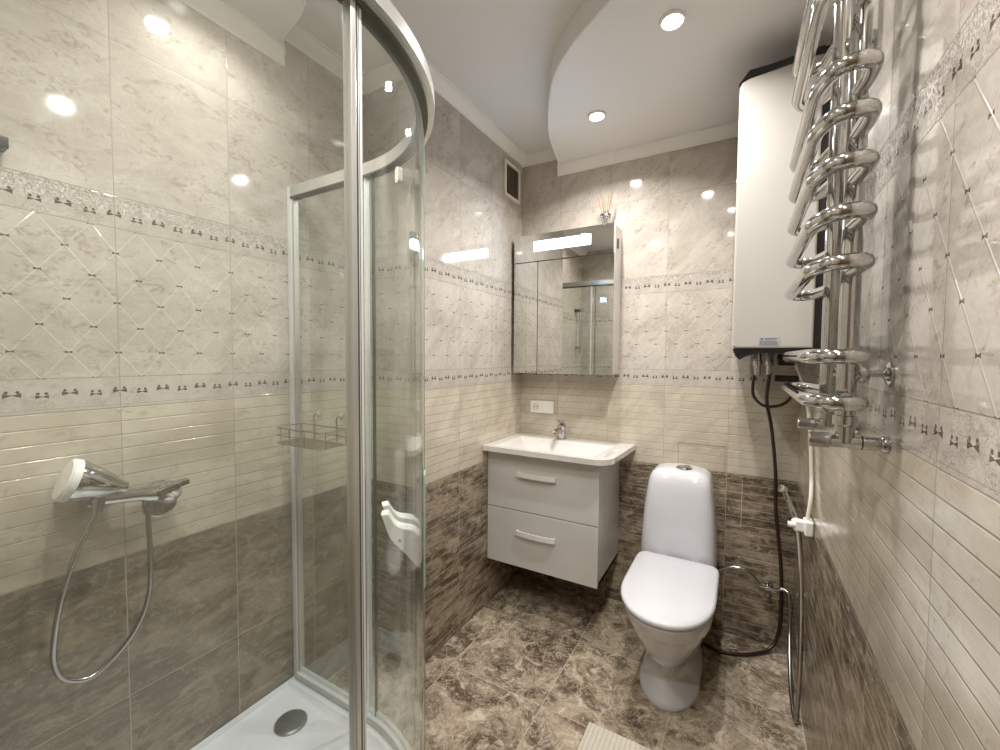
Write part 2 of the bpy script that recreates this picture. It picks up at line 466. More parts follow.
# dropped ceilings with curved edges
def curve2(pts, n=8): return [(p.x, p.y) for p in smooth_path([(a, b_, 0) for a, b_ in pts], n)]
RC = curve2([(-.955, YB), (-.925, 2.26), (-.868, 2.01), (-.788, 1.80), (-.675, 1.585), (-.558, 1.456), (-.428, 1.362), (-.33, 1.29), (-.20, 1.18), (-.03, 1.12), (.12, 1.085), (XR, 1.07)])
def soffit(name, cv, closing):
    bm = bmesh.new(); poly = cv+closing
    prism(bm, poly, 'z', ZSOF+.002, ZC, 0)
    o = struct(link(name, bm, 'soffit', angle=30))
    # thin rounded lip along the curve
    return o
soffit('ceiling_soffit_right', RC, [(XR, YB)])
LC = curve2([(XI, .978), (-1.40, .925), (-1.27, .895), (-1.16, .845), (-1.0, .76), (-.86, .65), (-.74, .50), (-.64, .30), (-.60, YSH)])
soffit('ceiling_soffit_left', LC, [(XI, YSH)])
bm = bmesh.new(); tube(bm, [(x, y, ZSOF+.004) for x, y in RC[:-1]], .006, 8); struct(link('trim_7', bm, 'soffit'))
bm = bmesh.new(); tube(bm, [(x, y, ZSOF+.004) for x, y in LC[:-2]], .006, 8); struct(link('trim_8', bm, 'soffit'))
# cornices: moulded profile swept along wall tops
PROF = [(0, 0), (.006, 0), (.008, .006), (.014, .010), (.030, .022), (.040, .034), (.043, .042), (.050, .044), (.050, .0505), (0, .0505)]
def cornice(name, p0, p1, nrm, ztop, mat='cornice', m0=0., m1=0.):
    bm = bmesh.new(); nv = Vector(nrm); rings = []
    dd = (Vector((*p1, 0))-Vector((*p0, 0))).normalized()
    for p, mi in ((p0, m0), (p1, -m1)):
        rings.append([Vector((p[0], p[1], ztop-.05))+nv*a+dd*a*mi+Vector((0, 0, b_)) for a, b_ in PROF])
    ring_skin(bm, rings); struct(link(name, bm, mat, angle=50))
cornice('trim_1', (XO, YRET), (XO, YB), (1, 0, 0), ZC)
cornice('trim_2', (XO, YB), (-.95, YB), (0, -1, 0), ZC)
cornice('trim_3', (-.955, YB), (XR, YB), (0, -1, 0), ZSOF+.002, m0=.35)
cornice('trim_4', (XR, YB), (XR, 1.07), (-1, 0, 0), ZSOF+.002)
cornice('trim_12', (XR, 1.07), (XR, YNEAR), (-1, 0, 0), ZC)
cornice('trim_5', (XI, .978), (XI, YSH), (1, 0, 0), ZSOF+.002, m0=.75)
cornice('trim_6', (XI, YRET), (XI, .97), (1, 0, 0), ZC)
cornice('trim_9', (XI, YRET), (XO, YRET), (0, -1, 0), ZC)

# inspection hatch joints in the back wall
bm = bmesh.new()
for lo, hi in [((-.272, .80), (-.2695, .926)), ((-.272, .9235), (-.058, .926)), ((-.0605, .80), (-.058, .926))]:
    box(bm, (lo[0], YB-.0012, lo[1]), (hi[0], YB+.001, hi[1]))
o = struct(link('trim_10', bm, 'grout', smooth=False))
bm = bmesh.new()
for lo, hi in [((.016, .543), (.0185, .775)), ((-.05, .541), (.0185, .5435)), ((-.272, .541), (-.05, .5435)), ((-.272, .54), (-.2695, .80))]:
    box(bm, (lo[0], YB-.0012, lo[1]), (hi[0], YB+.001, hi[1]))
struct(link('trim_11', bm, 'grout_light', smooth=False))

# ------------------------------------------------------------------ ceiling spotlights
SL = ['recessed round spotlight in the right dropped ceiling, nearest the water heater',
      'recessed round spotlight near the curved tip of the right dropped ceiling by the back wall',
      'recessed round spotlight in the main ceiling beside the top of the towel rail',
      'recessed round spotlight above the shower drain in the left dropped ceiling',
      'recessed round spotlight in the left dropped ceiling over the shower door',
      'recessed round fill spotlight added in the main ceiling straight above the camera']
for (x, y), zs, lb in zip(SPOTS, SPOT_Z, SL):
    t_ = thing('ceiling_spotlight', (x, y, zs), lb, 'ceiling light', 'recessed ceiling spotlights')
    link('bezel', la([(.030, .0015), (.030, -.004), (.034, -.007), (.040, -.005), (.042, .0015)], (x, y, zs)), 'soffit', t_)
    link('lens', la([(.028, .001), (.028, -.004)], (x, y, zs)), 'lamp', t_)

# ------------------------------------------------------------------ vent
vt = thing('ventilation_grille', (XO, 2.177, 2.262), 'cream framed ventilation grille with dark mesh high on the left wall near the back corner', 'vent')
bm = bmesh.new()
for lo, hi in [((2.083, 2.262), (2.270, 2.280)), ((2.083, 2.442), (2.270, 2.460)), ((2.083, 2.28), (2.103, 2.442)), ((2.250, 2.28), (2.270, 2.442))]:
    box(bm, (XO, lo[0], lo[1]), (XO+.010, hi[0], hi[1]), .002)
link('frame', bm, 'vent', vt)
bm = bmesh.new(); box(bm, (XO, 2.1, 2.278), (XO+.003, 2.252, 2.444))
for k in range(9): box(bm, (XO+.003, 2.103+k*.0163, 2.28), (XO+.006, 2.1065+k*.0163, 2.442))
for k in range(11): box(bm, (XO+.003, 2.103, 2.284+k*.0145), (XO+.0055, 2.25, 2.2865+k*.0145))
link('mesh', bm, 'ventdark', vt, smooth=False)

# ------------------------------------------------------------------ shower tray
CX, CY, R = -1.07, .49, .50
def quad_outline(inset, n=20, wall=0.):
    x0 = XI+wall; y0 = YSH+wall; r = R-inset
    pts = [(x0, y0), (CX+r, y0)]
    pts += [(CX+r*math.cos(a), CY+r*math.sin(a)) for a in [k*PI/2/n for k in range(n+1)]]
    pts += [(x0, CY+r)]
    return pts
tr = thing('shower_tray', (XI+.4, YSH+.4, 0), 'white quadrant shower tray in the left alcove', 'shower tray')
bm = bmesh.new()
zt = .118; rings = []
for ins, wl, z in [(-.012, .002, 0), (-.012, .002, zt-.012), (-.006, .002, zt-.003), (.0, .003, zt), (.035, .004, zt), (.041, .007, zt-.004), (.055, .012, .100), (.10, .05, .094)]:
    rings.append([Vector((a, b_, z)) for a, b_ in quad_outline(ins, 20, wl)])
ring_skin(bm, rings)
link('basin', bm, 'tray', tr)
dn_ = link('drain_cover', la([(.052, 0), (.052, .005), (.047, .010), (.0, .0125)], (-1.31, .855, .0945)), 'drain', tr)

# ------------------------------------------------------------------ shower enclosure
en = thing('shower_enclosure', (CX, CY, zt), 'curved glass quadrant shower enclosure with aluminium frame around the white tray', 'shower enclosure')
ZB, ZT = zt+.001, 1.975
def path_full(rr, n=28, x_end=XI+.02, y_end=YSH+.005):
    return [(CX+rr, y_end), (CX+rr, CY)]+[(CX+rr*math.cos(a), CY+rr*math.sin(a)) for a in [k*PI/2/n for k in range(1, n)]]+[(CX, CY+rr), (x_end, CY+rr)]
def strip(bm, r0, r1, z0, z1, n=28):
    a = path_full(r0, n); b_ = path_full(r1, n); m_ = len(a)
    rings = [[Vector((*a[i], z0)), Vector((*b_[i], z0)), Vector((*b_[i], z1)), Vector((*a[i], z1))] for i in range(m_)]
    ring_skin(bm, rings)
bm = bmesh.new(); strip(bm, R-.014, R+.018, 1.938, ZT); strip(bm, R+.014, R+.029, 1.944, ZT-.003)
link('top_rail', bm, 'alu', en)
bm = bmesh.new(); strip(bm, R-.0155, R+.0135, 1.932, 1.9375)
link('rail_strip', bm, 'alu_dark', en)  # dark strip covering the underside of the top rail
bm = bmesh.new(); strip(bm, R-.018, R+.012, ZB, ZB+.022); strip(bm, R-.004, R+.006, ZB+.022, ZB+.034)
link('bottom_rail', bm, 'alu_white', en)
bm = bmesh.new(); strip(bm, R-.0225, R-.0185, ZB, ZB+.012)
link('rail_strip', bm, 'seal', en)
# wall profiles
bm = bmesh.new(); box(bm, (XI+.001, CY+R-.014, ZB), (XI+.022, CY+R+.014, ZT), .002); link('wall_profile', bm, 'alu_white', en)
bm = bmesh.new(); box(bm, (XI+.022, CY+R-.010, ZB), (XI+.034, CY+R+.010, ZT), .001); link('wall_profile_channel', bm, 'alu', en)
bm = bmesh.new(); box(bm, (CX+R-.014, YSH+.001, ZB), (CX+R+.014, YSH+.022, ZT), .002); link('wall_profile', bm, 'alu_white', en)
# fixed panes
def pane_box(lo, hi): return bx(lo, hi, 0)
link('fixed_pane', pane_box((XI+.03, CY+R-.003, ZB+.03), (CX-.01, CY+R+.003, 1.94)), 'glass', en, smooth=False)
link('fixed_pane', pane_box((CX+R-.003, YSH+.022, ZB+.03), (CX+R+.003, CY-.004, 1.94)), 'glass', en, smooth=False)
# posts (several extruded ribs)
def rad(a, r): return (CX+r*math.cos(a), CY+r*math.sin(a))
bm = bmesh.new(); box(bm, (CX+R-.010, CY-.004, ZB+.02), (CX+R+.010, CY+.0075, 1.94), .002); link('post', bm, 'alu', en)
bm = bmesh.new(); box(bm, (CX+R-.008, CY+.0075, ZB+.02), (CX+R+.0095, CY+.0105, 1.94)); box(bm, (CX+R-.012, CY+.016, ZB+.02), (CX+R+.005, CY+.0180, 1.94)); link('post_seal', bm, 'alu_dark', en)
bm = bmesh.new(); box(bm, (CX+R-.010, CY+.0105, ZB+.02), (CX+R+.006, CY+.016, 1.94), .001); box(bm, (CX+R-.010, CY+.0180, ZB+.02), (CX+R+.005, CY+.0235, 1.94), .001)
link('post', bm, 'alu_white', en)
bm = bmesh.new(); box(bm, (CX-.008, CY+R-.008, ZB+.02), (CX+.002, CY+R+.008, 1.94), .0015); link('post', bm, 'alu_white', en)
bm = bmesh.new(); box(bm, (CX+.028, CY+R-.008, ZB+.02), (CX+.031, CY+R+.004, 1.94)); link('post_seal', bm, 'alu_dark', en)
# curved sliding doors
def arc_pane(r0, r1, a0, a1, z0, z1, n=18):
    bm = bmesh.new(); rings = []
    for k in range(n+1):
        a = a0+(a1-a0)*k/n
        p = rad(a, r0); q = rad(a, r1)
        rings.append([Vector((*p, z0)), Vector((*q, z0)), Vector((*q, z1)), Vector((*p, z1))])
    ring_skin(bm, rings); return bm
A45 = PI/4-.01
def bow_handle(door, ac, mat='white_plastic'):
    """inside pull: curved strip bowing into the shower beside the meeting edge"""
    z0 = .905
    up_ = [(0, .004), (.014, .020), (.030, .026), (.044, .030), (.056, .040), (.064, .054), (.070, .066)]
    lo_ = [(.084, .064), (.078, .044), (.072, .022), (.064, .002), (.050, -.018), (.034, -.036), (.018, -.058), (.006, -.074), (0, -.078)]
    poly = smooth_path([(a_, b_, 0) for a_, b_ in up_], 3)+smooth_path([(a_, b_, 0) for a_, b_ in lo_], 3)
    rings = []
    for da in (-.020, -.018, .018, .020):
        sh_ = .002 if abs(da) > .019 else 0
        a = ac+da/R; cen = Vector((.042, -.005, 0)); c = []
        for p in poly:
            q = p+(cen-p).normalized()*sh_; q.x *= 1.15
            c.append(Vector((*rad(a, R-.004-q.x), z0+q.y)))
        rings.append(c)
    bm = bmesh.new(); ring_skin(bm, rings)
    h = link('handle', bm, mat, door)
    # outer back plate, long with rounded ends
    pts = []
    def pl(zc, half, hw, r0, r1):
        bm = bmesh.new(); out = []
        for k in range(24):
            t_ = 2*PI*k/24; a_ = math.cos(t_)*hw; b_ = math.sin(t_)*hw
            b_ += (half-hw) if math.sin(t_) >= 0 else -(half-hw)
            out.append((a_, b_))
        rr = []
        for r_ in (r0, r1): rr.append([Vector((*rad(ac+p[0]/R, r_), zc+p[1])) for p in out])
        ring_skin(bm, rr); return bm
    link('handle_plate', pl(.92, .15, .014, R+.0035, R+.006), 'plate', door)
    for zz in (1.02, .82):
        x_, y_ = rad(ac, R-.0045); dx = math.cos(ac); dy = math.sin(ac)
        link('handle_screw', la([(.006, 0), (.006, .003), (.003, .004)], (x_, y_, zz), (-dx, -dy, 0), 12), 'chrome', door)
    x_, y_ = rad(ac-.0405, R-.056); dx = math.cos(ac); dy = math.sin(ac)
    link('handle_bolt', la([(.0035, -.004), (.0035, .0010)], (x_, y_, .903), (dy, -dx, 0), 12), 'alu_dark', door)
for nm, a0, a1, ac in (('near', .052, A45-.012, A45-.075), ('far', A45+.012, PI/2-.004, A45+.085)):
    d = link('sliding_door', arc_pane(R-.003, R+.003, a0, a1, ZB+.036, 1.934), 'glass', en)
    e0, e1 = (a1, a1+.011) if nm == 'near' else (a0-.011, a0)
    link('magnetic_seal', arc_pane(R-.006, R+.006, e0, e1, ZB+.036, 1.934, 2), 'seal_clear', d)
    bow_handle(d, ac)
    for fa in ((.52,) if nm == 'far' else ()):
        a = a0+(a1-a0)*fa; x_, y_ = rad(a, R-.004); dx, dy = math.cos(a), math.sin(a)
        bm = bmesh.new(); out = []
        for k in range(20):
            t_ = 2*PI*k/20; out.append((math.cos(t_)*.011, math.sin(t_)*.011+(.012 if math.sin(t_) >= 0 else -.012)))
        rings = [[Vector((x_-dx*q-dy*p[0], y_-dy*q+dx*p[0], 1.888+p[1])) for p in out] for q in (0, .014)]
        ring_skin(bm, rings); link('roller', bm, 'white_plastic', d)

# ------------------------------------------------------------------ shower caddy hooked on the far fixed pane
cdy = thing('shower_caddy', (-1.29, .975, 1.05), 'small brown wire shower caddy hooked on the fixed glass pane', 'shower caddy')
def caddy():
    x0, x1, y1, y0 = -1.395, -1.155, .972, .868
    def loop(z, ins=0.): return fillet([(x0+ins, y1, z), (x0+ins, y0, z), (x1-ins, y0, z), (x1-ins, y1, z), (x0+ins, y1, z)], .02, 4)
    bm = bmesh.new(); tube(bm, loop(1.108), .0022, 8); tube(bm, loop(1.082), .0016, 8); tube(bm, loop(1.055, .003), .0022, 8)
    for x in (x0, x1):
        for y in (y0+.02, y1-.004): tube(bm, [(x, y, 1.055), (x, y, 1.108)], .0016, 6)
    for x in (-1.315, -1.235): tube(bm, [(x, y0, 1.055), (x, y0, 1.108)], .0016, 6)
    link('basket', bm, 'wire', cdy)
    bm = bmesh.new()
    for k in range(9):
        y = y0+.008+k*.0115; tube(bm, [(x0+.004, y, 1.054), (x1-.004, y, 1.054)], .0015, 6)
    tube(bm, [(-1.29, y0, 1.052), (-1.29, y1, 1.052)], .0016, 6)
    link('shelf_wires', bm, 'wire', cdy)
    for x in (-1.325, -1.205):
        bm = bmesh.new(); tube(bm, smooth_path([(x, .972, 1.055), (x, .972, 1.12), (x+.002, .968, 1.135), (x+.006, .975, 1.15), (x+.010, .982, 1.146)], 4), .0022, 8)
        h = link('hook', bm, 'wire', cdy)
        link('suction_cup', la([(.014, 0), (.012, -.004), (.006, -.008), (.004, -.012)], (x+.006, CY+R-.0035, 1.148), (0, 1, 0), 16), 'seal_clear', h)
caddy()

# ------------------------------------------------------------------ shower mixer, hand shower, hose
mx = thing('shower_mixer', (XI, .5, .97), 'chrome wall mounted shower mixer on the beige alcove tiles', 'shower mixer')
link('rosette', la([(.034, 0), (.034, .006), (.024, .016), (.02, .02)], (XI, .425, .985), (1, 0, 0)), 'chrome', mx)
link('rosette', la([(.034, 0), (.034, .006), (.024, .016), (.02, .02)], (XI, .560, .955), (1, 0, 0)), 'chrome', mx)
link('inlet', tb([(XI+.02, .425, .985), (XI+.055, .425, .987)], .016, 16), 'chrome', mx)
link('inlet', tb([(XI+.02, .555, .957), (XI+.055, .555, .957)], .016, 16), 'chrome', mx)
bm = bmesh.new(); lathe(bm, [(.006, 0), (.017, .003), (.019, .01), (.019, .10), (.024, .125), (.027, .15), (.027, .182), (.022, .188)], (XI+.068, .392, .993), (0, 1, -.14), 24)
link('body', bm, 'chrome', mx)
bm = bmesh.new(); lathe(bm, [(.026, 0), (.030, .004), (.030, .022), (.024, .030), (.012, .033)], (XI+.072, .55, .965), (.75, .1, .45), 24)
link('cartridge_cap', bm, 'chrome', mx)
bm = bmesh.new()
rings = []
for yy, zz, hw, th in ((.520, .978, .016, .016), (.545, .986, .017, .015), (.572, .992, .017, .013), (.592, .995, .015, .012)):
    rings.append([Vector((XI+.095+dx, yy, zz+dz)) for dx, dz in ((-hw, -th/2), (hw, -th/2), (hw, th/2), (-hw, th/2))])
ring_skin(bm, rings); link('lever', bm, 'chrome', mx)
bm = bmesh.new(); lathe(bm, [(.012, 0), (.012, -.02), (.010, -.024), (.010, -.036)], (XI+.068, .508, .958), (0, 0, 1), 16)
link('hose_outlet', bm, 'chrome_dull', mx)
link('escutcheon_plate', la([(.001, 0), (.036, .001), (.038, .004), (.038, .010), (.030, .013)], (XI+.045, .545, .935), (1, 0, 0)), 'chrome', mx)

hs_ = thing('hand_shower', (XI+.07, .36, 1.04), 'chrome hand shower head resting on the left end of the mixer', 'hand shower')
dirh = Vector((-.08, -1, .42)).normalized()
hp = Vector((XI+.082, .432, 1.020))
bm = bmesh.new(); lathe(bm, [(.014, -.028), (.018, -.01), (.030, .008), (.040, .035), (.047, .058), (.050, .068), (.051, .078)], hp, dirh, 28)
link('head', bm, 'chrome', hs_)
bm = bmesh.new(); lathe(bm, [(.0515, .078), (.0515, .092), (.046, .097), (.0, .100)], hp, dirh, 28)
link('spray_face', bm, 'white_plastic', hs_)
hb = hp+Vector((0, .008, -.01))
bm = bmesh.new(); tube(bm, [hb+Vector((0, -.035, .0)), hb+Vector((0, -.037, -.03)), hb+Vector((0, -.04, -.048))], [.014, .012, .010], 14)
link('handle_stub', bm, 'chrome_dull', hs_)
hl = hb+Vector((0, -.04, -.048))
hose = [hl, (XI+.075, .365, .88), (XI+.065, .338, .78), (XI+.05, .325, .68), (XI+.035, .325, .60), (XI+.03, .345, .545), (XI+.03, .39, .52), (XI+.035, .435, .545), (XI+.045, .480, .60), (XI+.055, .508, .68), (XI+.065, .512, .78), (XI+.068, .508, .925)]
tag(link('shower_hose', tb(smooth_path(hose, 7), .0062, 10), 'chrome_dull'), 'silver flexible shower hose hanging in a loop below the alcove mixer', 'hose')

rs = thing('shower_slide_bar', (XI, .27, 1.4), 'chrome shower slide bar bracket at the left edge of the photo', 'shower rail')
bm = bmesh.new(); box(bm, (XI+.001, .222, 1.812), (XI+.045, .286, 1.838), .003); link('bracket', bm, 'black', rs)
bm = bmesh.new(); box(bm, (XI+.001, .215, 1.44), (XI+.05, .245, 1.47), .003); link('bracket', bm, 'chrome_dull', rs)
link('bar', tb([(XI+.045, .228, 1.40), (XI+.045, .228, 1.90)], .009, 14), 'chrome', rs)
bm = bmesh.new(); box(bm, (XI+.052, .215, 1.815), (XI+.075, .242, 1.85), .005); link('holder', bm, 'chrome_dull', rs)

# ------------------------------------------------------------------ vanity cabinet
VX0, VX1, VY, VZ0, VZ1 = XO+.002, -.567, 1.925, .262, .858
vc = thing('vanity_cabinet', ((VX0+VX1)/2, 2.1, VZ0), 'white gloss wall hung vanity cabinet with two drawers in the back left corner', 'cabinet')
bm = bmesh.new(); box(bm, (VX0, VY+.020, VZ0), (VX1, YB-.002, VZ0+.018), .001); box(bm, (VX0, VY+.020, VZ0+.018), (VX0+.018, YB-.002, VZ1))
box(bm, (VX1-.018, VY+.020, VZ0+.0), (VX1, YB-.002, VZ1), .001); box(bm, (VX0+.018, YB-.02, VZ0+.018), (VX1-.018, YB-.002, VZ1))
link('body', bm, 'cabside', vc)
for z0, z1 in ((VZ0-.004, .553), (.557, VZ1-.003)):
    d = link('drawer', bx((VX0, VY, z0), (VX1+.001, VY+.0185, z1), .0025, 3), 'cab', vc)
    zc = (z0+z1)/2+.035
    if z1 > .7: zc = .752
    else: zc = .444
    bm = bmesh.new(); rings = []
    for k in range(13):
        u = k/12; x = -.995+u*.215; bow = math.sin(PI*u)
        yo = VY-.010-.010*bow**.6; th = .007; hz = .012
        rings.append([Vector((x, yo-th, zc-hz)), Vector((x, yo+th*.3, zc-hz)), Vector((x, yo+th*.3, zc+hz)), Vector((x, yo-th, zc+hz))])
    ring_skin(bm, rings); box(bm, (-.995, VY-.006, zc-.011), (-.985, VY, zc+.011)); box(bm, (-.79, VY-.006, zc-.011), (-.78, VY, zc+.011))
    link('handle', bm, 'handle', d)

# ------------------------------------------------------------------ washbasin
wb = thing('washbasin', (-.85, 2.1, VZ1), 'white rectangular washbasin with one rounded corner on top of the vanity cabinet', 'washbasin')
BX0, BX1, BY0, BY1, BZ = XO+.003, -.484, 1.868, YB-.002, .889
def sm(a, b_, v):
    t_ = max(0, min(1, (v-a)/(b_-a))); return t_*t_*(3-2*t_)
def xr(y):
    rr = .085; base = BX1-.022+(y-BY0)*.05
    if y < BY0+rr:
        k = (BY0+rr-y)/rr; return base-rr+rr*math.sqrt(max(0, 1-k*k))
    return base
def top_z(x, y):
    xe = xr(y)
    d_ = min(x-(BX0+.055), (xe-.085)-x if True else 1, y-(BY0+.03), (BY1-.105)-y)
    ins = sm(0, .016, d_)
    slope = sm(0, .20, x-(BX0+.055))*.75+.25
    slope2 = sm(0, .14, (xe-.085)-x)*.6+.4
    z = BZ-ins*(.018+.075*slope*slope2*sm(0, .09, d_))
    # towel slot along the right edge
    sx = abs(x-(xe-.047)); 
    if BY0+.09 < y < BY0+.27: z -= .02*sm(.010, .005, sx) if sx < .010 else 0
    # rim lip
    return z
NX, NY = 96, 72
bm = bmesh.new(); rows = []
ys = [BY0+(BY1-BY0)*(j/NY)**1.25 for j in range(NY+1)]
for y in ys:
    xe = xr(y); rows.append([bm.verts.new((BX0+(xe-BX0)*i/NX, y, top_z(BX0+(xe-BX0)*i/NX, y))) for i in range(NX+1)])
for j in range(NY):
    for i in range(NX): bm.faces.new((rows[j][i], rows[j][i+1], rows[j+1][i+1], rows[j+1][i]))
bnd = rows[0]+[r[-1] for r in rows[1:]]+rows[-1][-2::-1]+[r[0] for r in rows[-2:0:-1]]
rows2 = []
for j, y in enumerate(ys):
    rows2.append([bm.verts.new((v.co.x, v.co.y, min(BZ-.026, v.co.z-.012) if VX0+.03 < v.co.x < VX1-.03 else BZ-.026)) for v in rows[j]])
for j in range(NY):
    for i in range(NX): bm.faces.new((rows2[j][i], rows2[j+1][i], rows2[j+1][i+1], rows2[j][i+1]))
low = rows2[0]+[r_[-1] for r_ in rows2[1:]]+rows2[-1][-2::-1]+[r_[0] for r_ in rows2[-2:0:-1]]
for i in range(len(bnd)):
    j = (i+1) % len(bnd); bm.faces.new((bnd[i], low[i], low[j], bnd[j]))
link('basin', bm, 'basin', wb, angle=50)
link('drain', la([(.026, -.002), (.027, .002), (.02, .004), (0, .003)], (-.87, 2.13, top_z(-.87, 2.13))), 'chrome', wb)
fx, fy, fz = -.880, 2.25, BZ
fc = thing('basin_faucet', (fx, fy, fz), 'small chrome single lever faucet on the back ledge of the washbasin', 'faucet')
link('body', la([(.027, 0), (.027, .006), (.021, .012), (.020, .06), (.023, .075), (.021, .084), (.010, .088)], (fx, fy, fz)), 'chrome', fc)
link('spout', tb(smooth_path([(fx, fy-.012, fz+.045), (fx-.005, fy-.055, fz+.060), (fx-.01, fy-.090, fz+.050)], 5), [.014]*6+[.012]*5, 14), 'chrome', fc)
bm = bmesh.new(); tube(bm, [(fx, fy+.01, fz+.086), (fx, fy-.02, fz+.102), (fx, fy-.065, fz+.118)], [.014, .010, .006], 12); link('lever', bm, 'chrome', fc)
link('aerator', la([(.010, 0), (.010, -.014)], (fx-.01, fy-.087, fz+.044), seg=14), 'chrome_dull', fc)

# ------------------------------------------------------------------ mirror cabinet
mc = thing('mirror_cabinet', (-.87, 2.25, 1.268), 'mirrored wall cabinet with a lit strip above the washbasin', 'mirror cabinet')
MX0, MX1, MY, MZ0, MZ1 = -1.155, -.578, 2.185, 1.268, 2.040
link('body', bx((MX0, MY+.002, MZ0), (MX1, YB-.002, MZ1), .001), 'cab', mc)
link('mirror_door', bx((MX0, MY-.014, MZ0-.004), (-1.007, MY, 1.890), .0012), 'mirror', mc)
link('mirror_door', bx((-1.004, MY-.014, MZ0-.004), (MX1, MY, 1.890), .0012), 'mirror', mc)
link('top_mirror_panel', bx((MX0, MY-.016, 1.894), (MX1-.004, MY, MZ1+.003), .0012), 'mirror', mc)
link('light_strip', bx((-1.030, MY-.018, 1.948), (-.702, MY-.0155, 2.003), 0), 'led', mc, smooth=False)
link('side_switch', bx((MX1, 2.225, 1.925), (MX1+.004, 2.245, 1.975), .001), 'black', mc)

# ------------------------------------------------------------------ reed diffuser
rx, ry, rz = -.642, 2.225, MZ1
rd = thing('reed_diffuser', (rx, ry, rz), 'small clear reed diffuser standing on top of the mirror cabinet', 'reed diffuser')
link('bottle', la([(.024, .0005), (.026, .004), (.026, .055), (.016, .064), (.014, .078), (.016, .080)], (rx, ry, rz), seg=18), 'bottle', rd)
link('collar', la([(.0265, .052), (.030, .056), (.030, .066), (.020, .070)], (rx, ry, rz), seg=18), 'chrome_dull', rd)
for k in range(7):
    a = k*.9; link('reed', tb([(rx, ry, rz+.006), (rx+.050*math.cos(a)*(1 if k % 2 else .6), ry+.014*math.sin(a), rz+.165+.02*math.sin(k*2.1))], .0022, 6), 'reed', rd)

# ------------------------------------------------------------------ socket
so = thing('wall_socket', (-1.037, YB, 1.02), 'white double wall socket plate between the mirror cabinet and washbasin', 'socket')
link('plate', bx((-1.112, YB-.009, 1.020), (-.960, YB-.0005, 1.094), .003, 3), 'white_plastic', so)
link('socket_well', la([(.0215, .0), (.0215, .0015), (.018, .0018), (.017, .0008), (0, .0006)], (-1.074, YB-.009, 1.057), (0, -1, 0), 24), 'handle', so)
bm = bmesh.new()
for dx in (-.0095, .0095): lathe(bm, [(.003, 0), (.003, .0012)], (-1.074+dx, YB-.0092, 1.057), (0, -1, 0), 10)
link('contact_holes', bm, 'black', so)
link('switch_rocker', bx((-1.025, YB-.012, 1.034), (-.972, YB-.009, 1.080), .001), 'white_plastic', so)

# ------------------------------------------------------------------ toilet
TX = -.232
to = thing('toilet', (TX, 1.95, 0), 'white close coupled ceramic toilet with closed lid against the back wall', 'toilet')
def outline(xc, yf, yb, hw, ysplit, nf=2.0, nb=3.2, n=40, yc=None):
    """closed outline: round front towards -Y, squarer back"""
    pts = []; yc = ysplit
    for k in range(n):
        a = 2*PI*k/n; c, s_ = math.cos(a), math.sin(a)
        e = nf if s_ < 0 else nb
        x = hw*math.copysign(abs(c)**(2/e), c)
        y = (yc-yf if s_ < 0 else yb-yc)*math.copysign(abs(s_)**(2/e), s_)
        pts.append((xc+x, yc+y))
    return pts
def loft(secs):
    bm = bmesh.new(); rings = []
    for z, args in secs: rings.append([Vector((a, b_, z)) for a, b_ in outline(TX+.002, *args)])
    ring_skin(bm, rings); return bm
secs = [(0.0, (1.676, 2.23, .117, 1.86)), (.010, (1.673, 2.23, .118, 1.86)), (.022, (1.682, 2.23, .113, 1.87)), (.04, (1.697, 2.24, .100, 1.88)), (.065, (1.714, 2.245, .084, 1.89)), (.095, (1.726, 2.25, .070, 1.89)), (.125, (1.722, 2.26, .066, 1.89)),
        (.155, (1.695, 2.26, .076, 1.88)), (.19, (1.655, 2.262, .095, 1.86)), (.23, (1.622, 2.265, .115, 1.83)), (.27, (1.596, 2.27, .131, 1.80)), (.31, (1.574, 2.27, .144, 1.78)), (.345, (1.556, 2.275, .153, 1.76)), (.349, (1.550, 2.275, .157, 1.75)),
        (.385, (1.538, 2.28, .163, 1.74)), (.398, (1.532, 2.28, .165, 1.74)), (.403, (1.536, 2.28, .162, 1.74))]
bowl = link('bowl', loft(secs), 'ceramic', to, angle=60)
s2 = [(.404, (1.516, 2.035, .164, 1.75, 2.15, 12)), (.408, (1.510, 2.04, .168, 1.75, 2.15, 12)), (.419, (1.510, 2.04, .169, 1.75, 2.15, 12)), (.422, (1.514, 2.04, .166, 1.75, 2.15, 12))]
link('seat', loft(s2), 'ceramic', to, angle=60)
s3 = [(.424, (1.505, 2.045, .168, 1.75, 2.15, 12)), (.428, (1.500, 2.045, .172, 1.75, 2.15, 12)), (.438, (1.500, 2.045, .173, 1.75, 2.15, 12)), (.445, (1.507, 2.04, .168, 1.75, 2.15, 12)), (.449, (1.53, 2.03, .160, 1.75, 2.15, 12)), (.452, (1.60, 1.98, .11, 1.76, 2.15, 10))]
link('lid', loft(s3), 'ceramic', to, angle=60)
def tank_out(hw, yf, yb, n=40):
    pts = []
    for k in range(n):
        a = 2*PI*k/n; c, s_ = math.cos(a), math.sin(a)
        e = 5; x = hw*math.copysign(abs(c)**(2/e), c)
        yc = (yf+yb)/2; y = (yb-yf)/2*math.copysign(abs(s_)**(2/e), s_)
        if s_ < 0: y *= 1-.10*(x/hw)**2*0
        pts.append((TX-.010+x, yc+y))
    return pts
bm = bmesh.new(); rings = []
for z, hw, yf in ((.404, .166, 2.072), (.408, .168, 2.070), (.45, .168, 2.068), (.55, .163, 2.073), (.65, .156, 2.080), (.72, .147, 2.088), (.76, .141, 2.094), (.785, .135, 2.102), (.803, .125, 2.112), (.817, .106, 2.130), (.824, .075, 2.16), (.827, .03, 2.20)):
    rings.append([Vector((a, b_, z)) for a, b_ in tank_out(hw, yf, YB-.006 if z < .80 else YB-.006-(z-.80)*1.5)])
ring_skin(bm, rings); link('tank', bm, 'ceramic', to, angle=60)
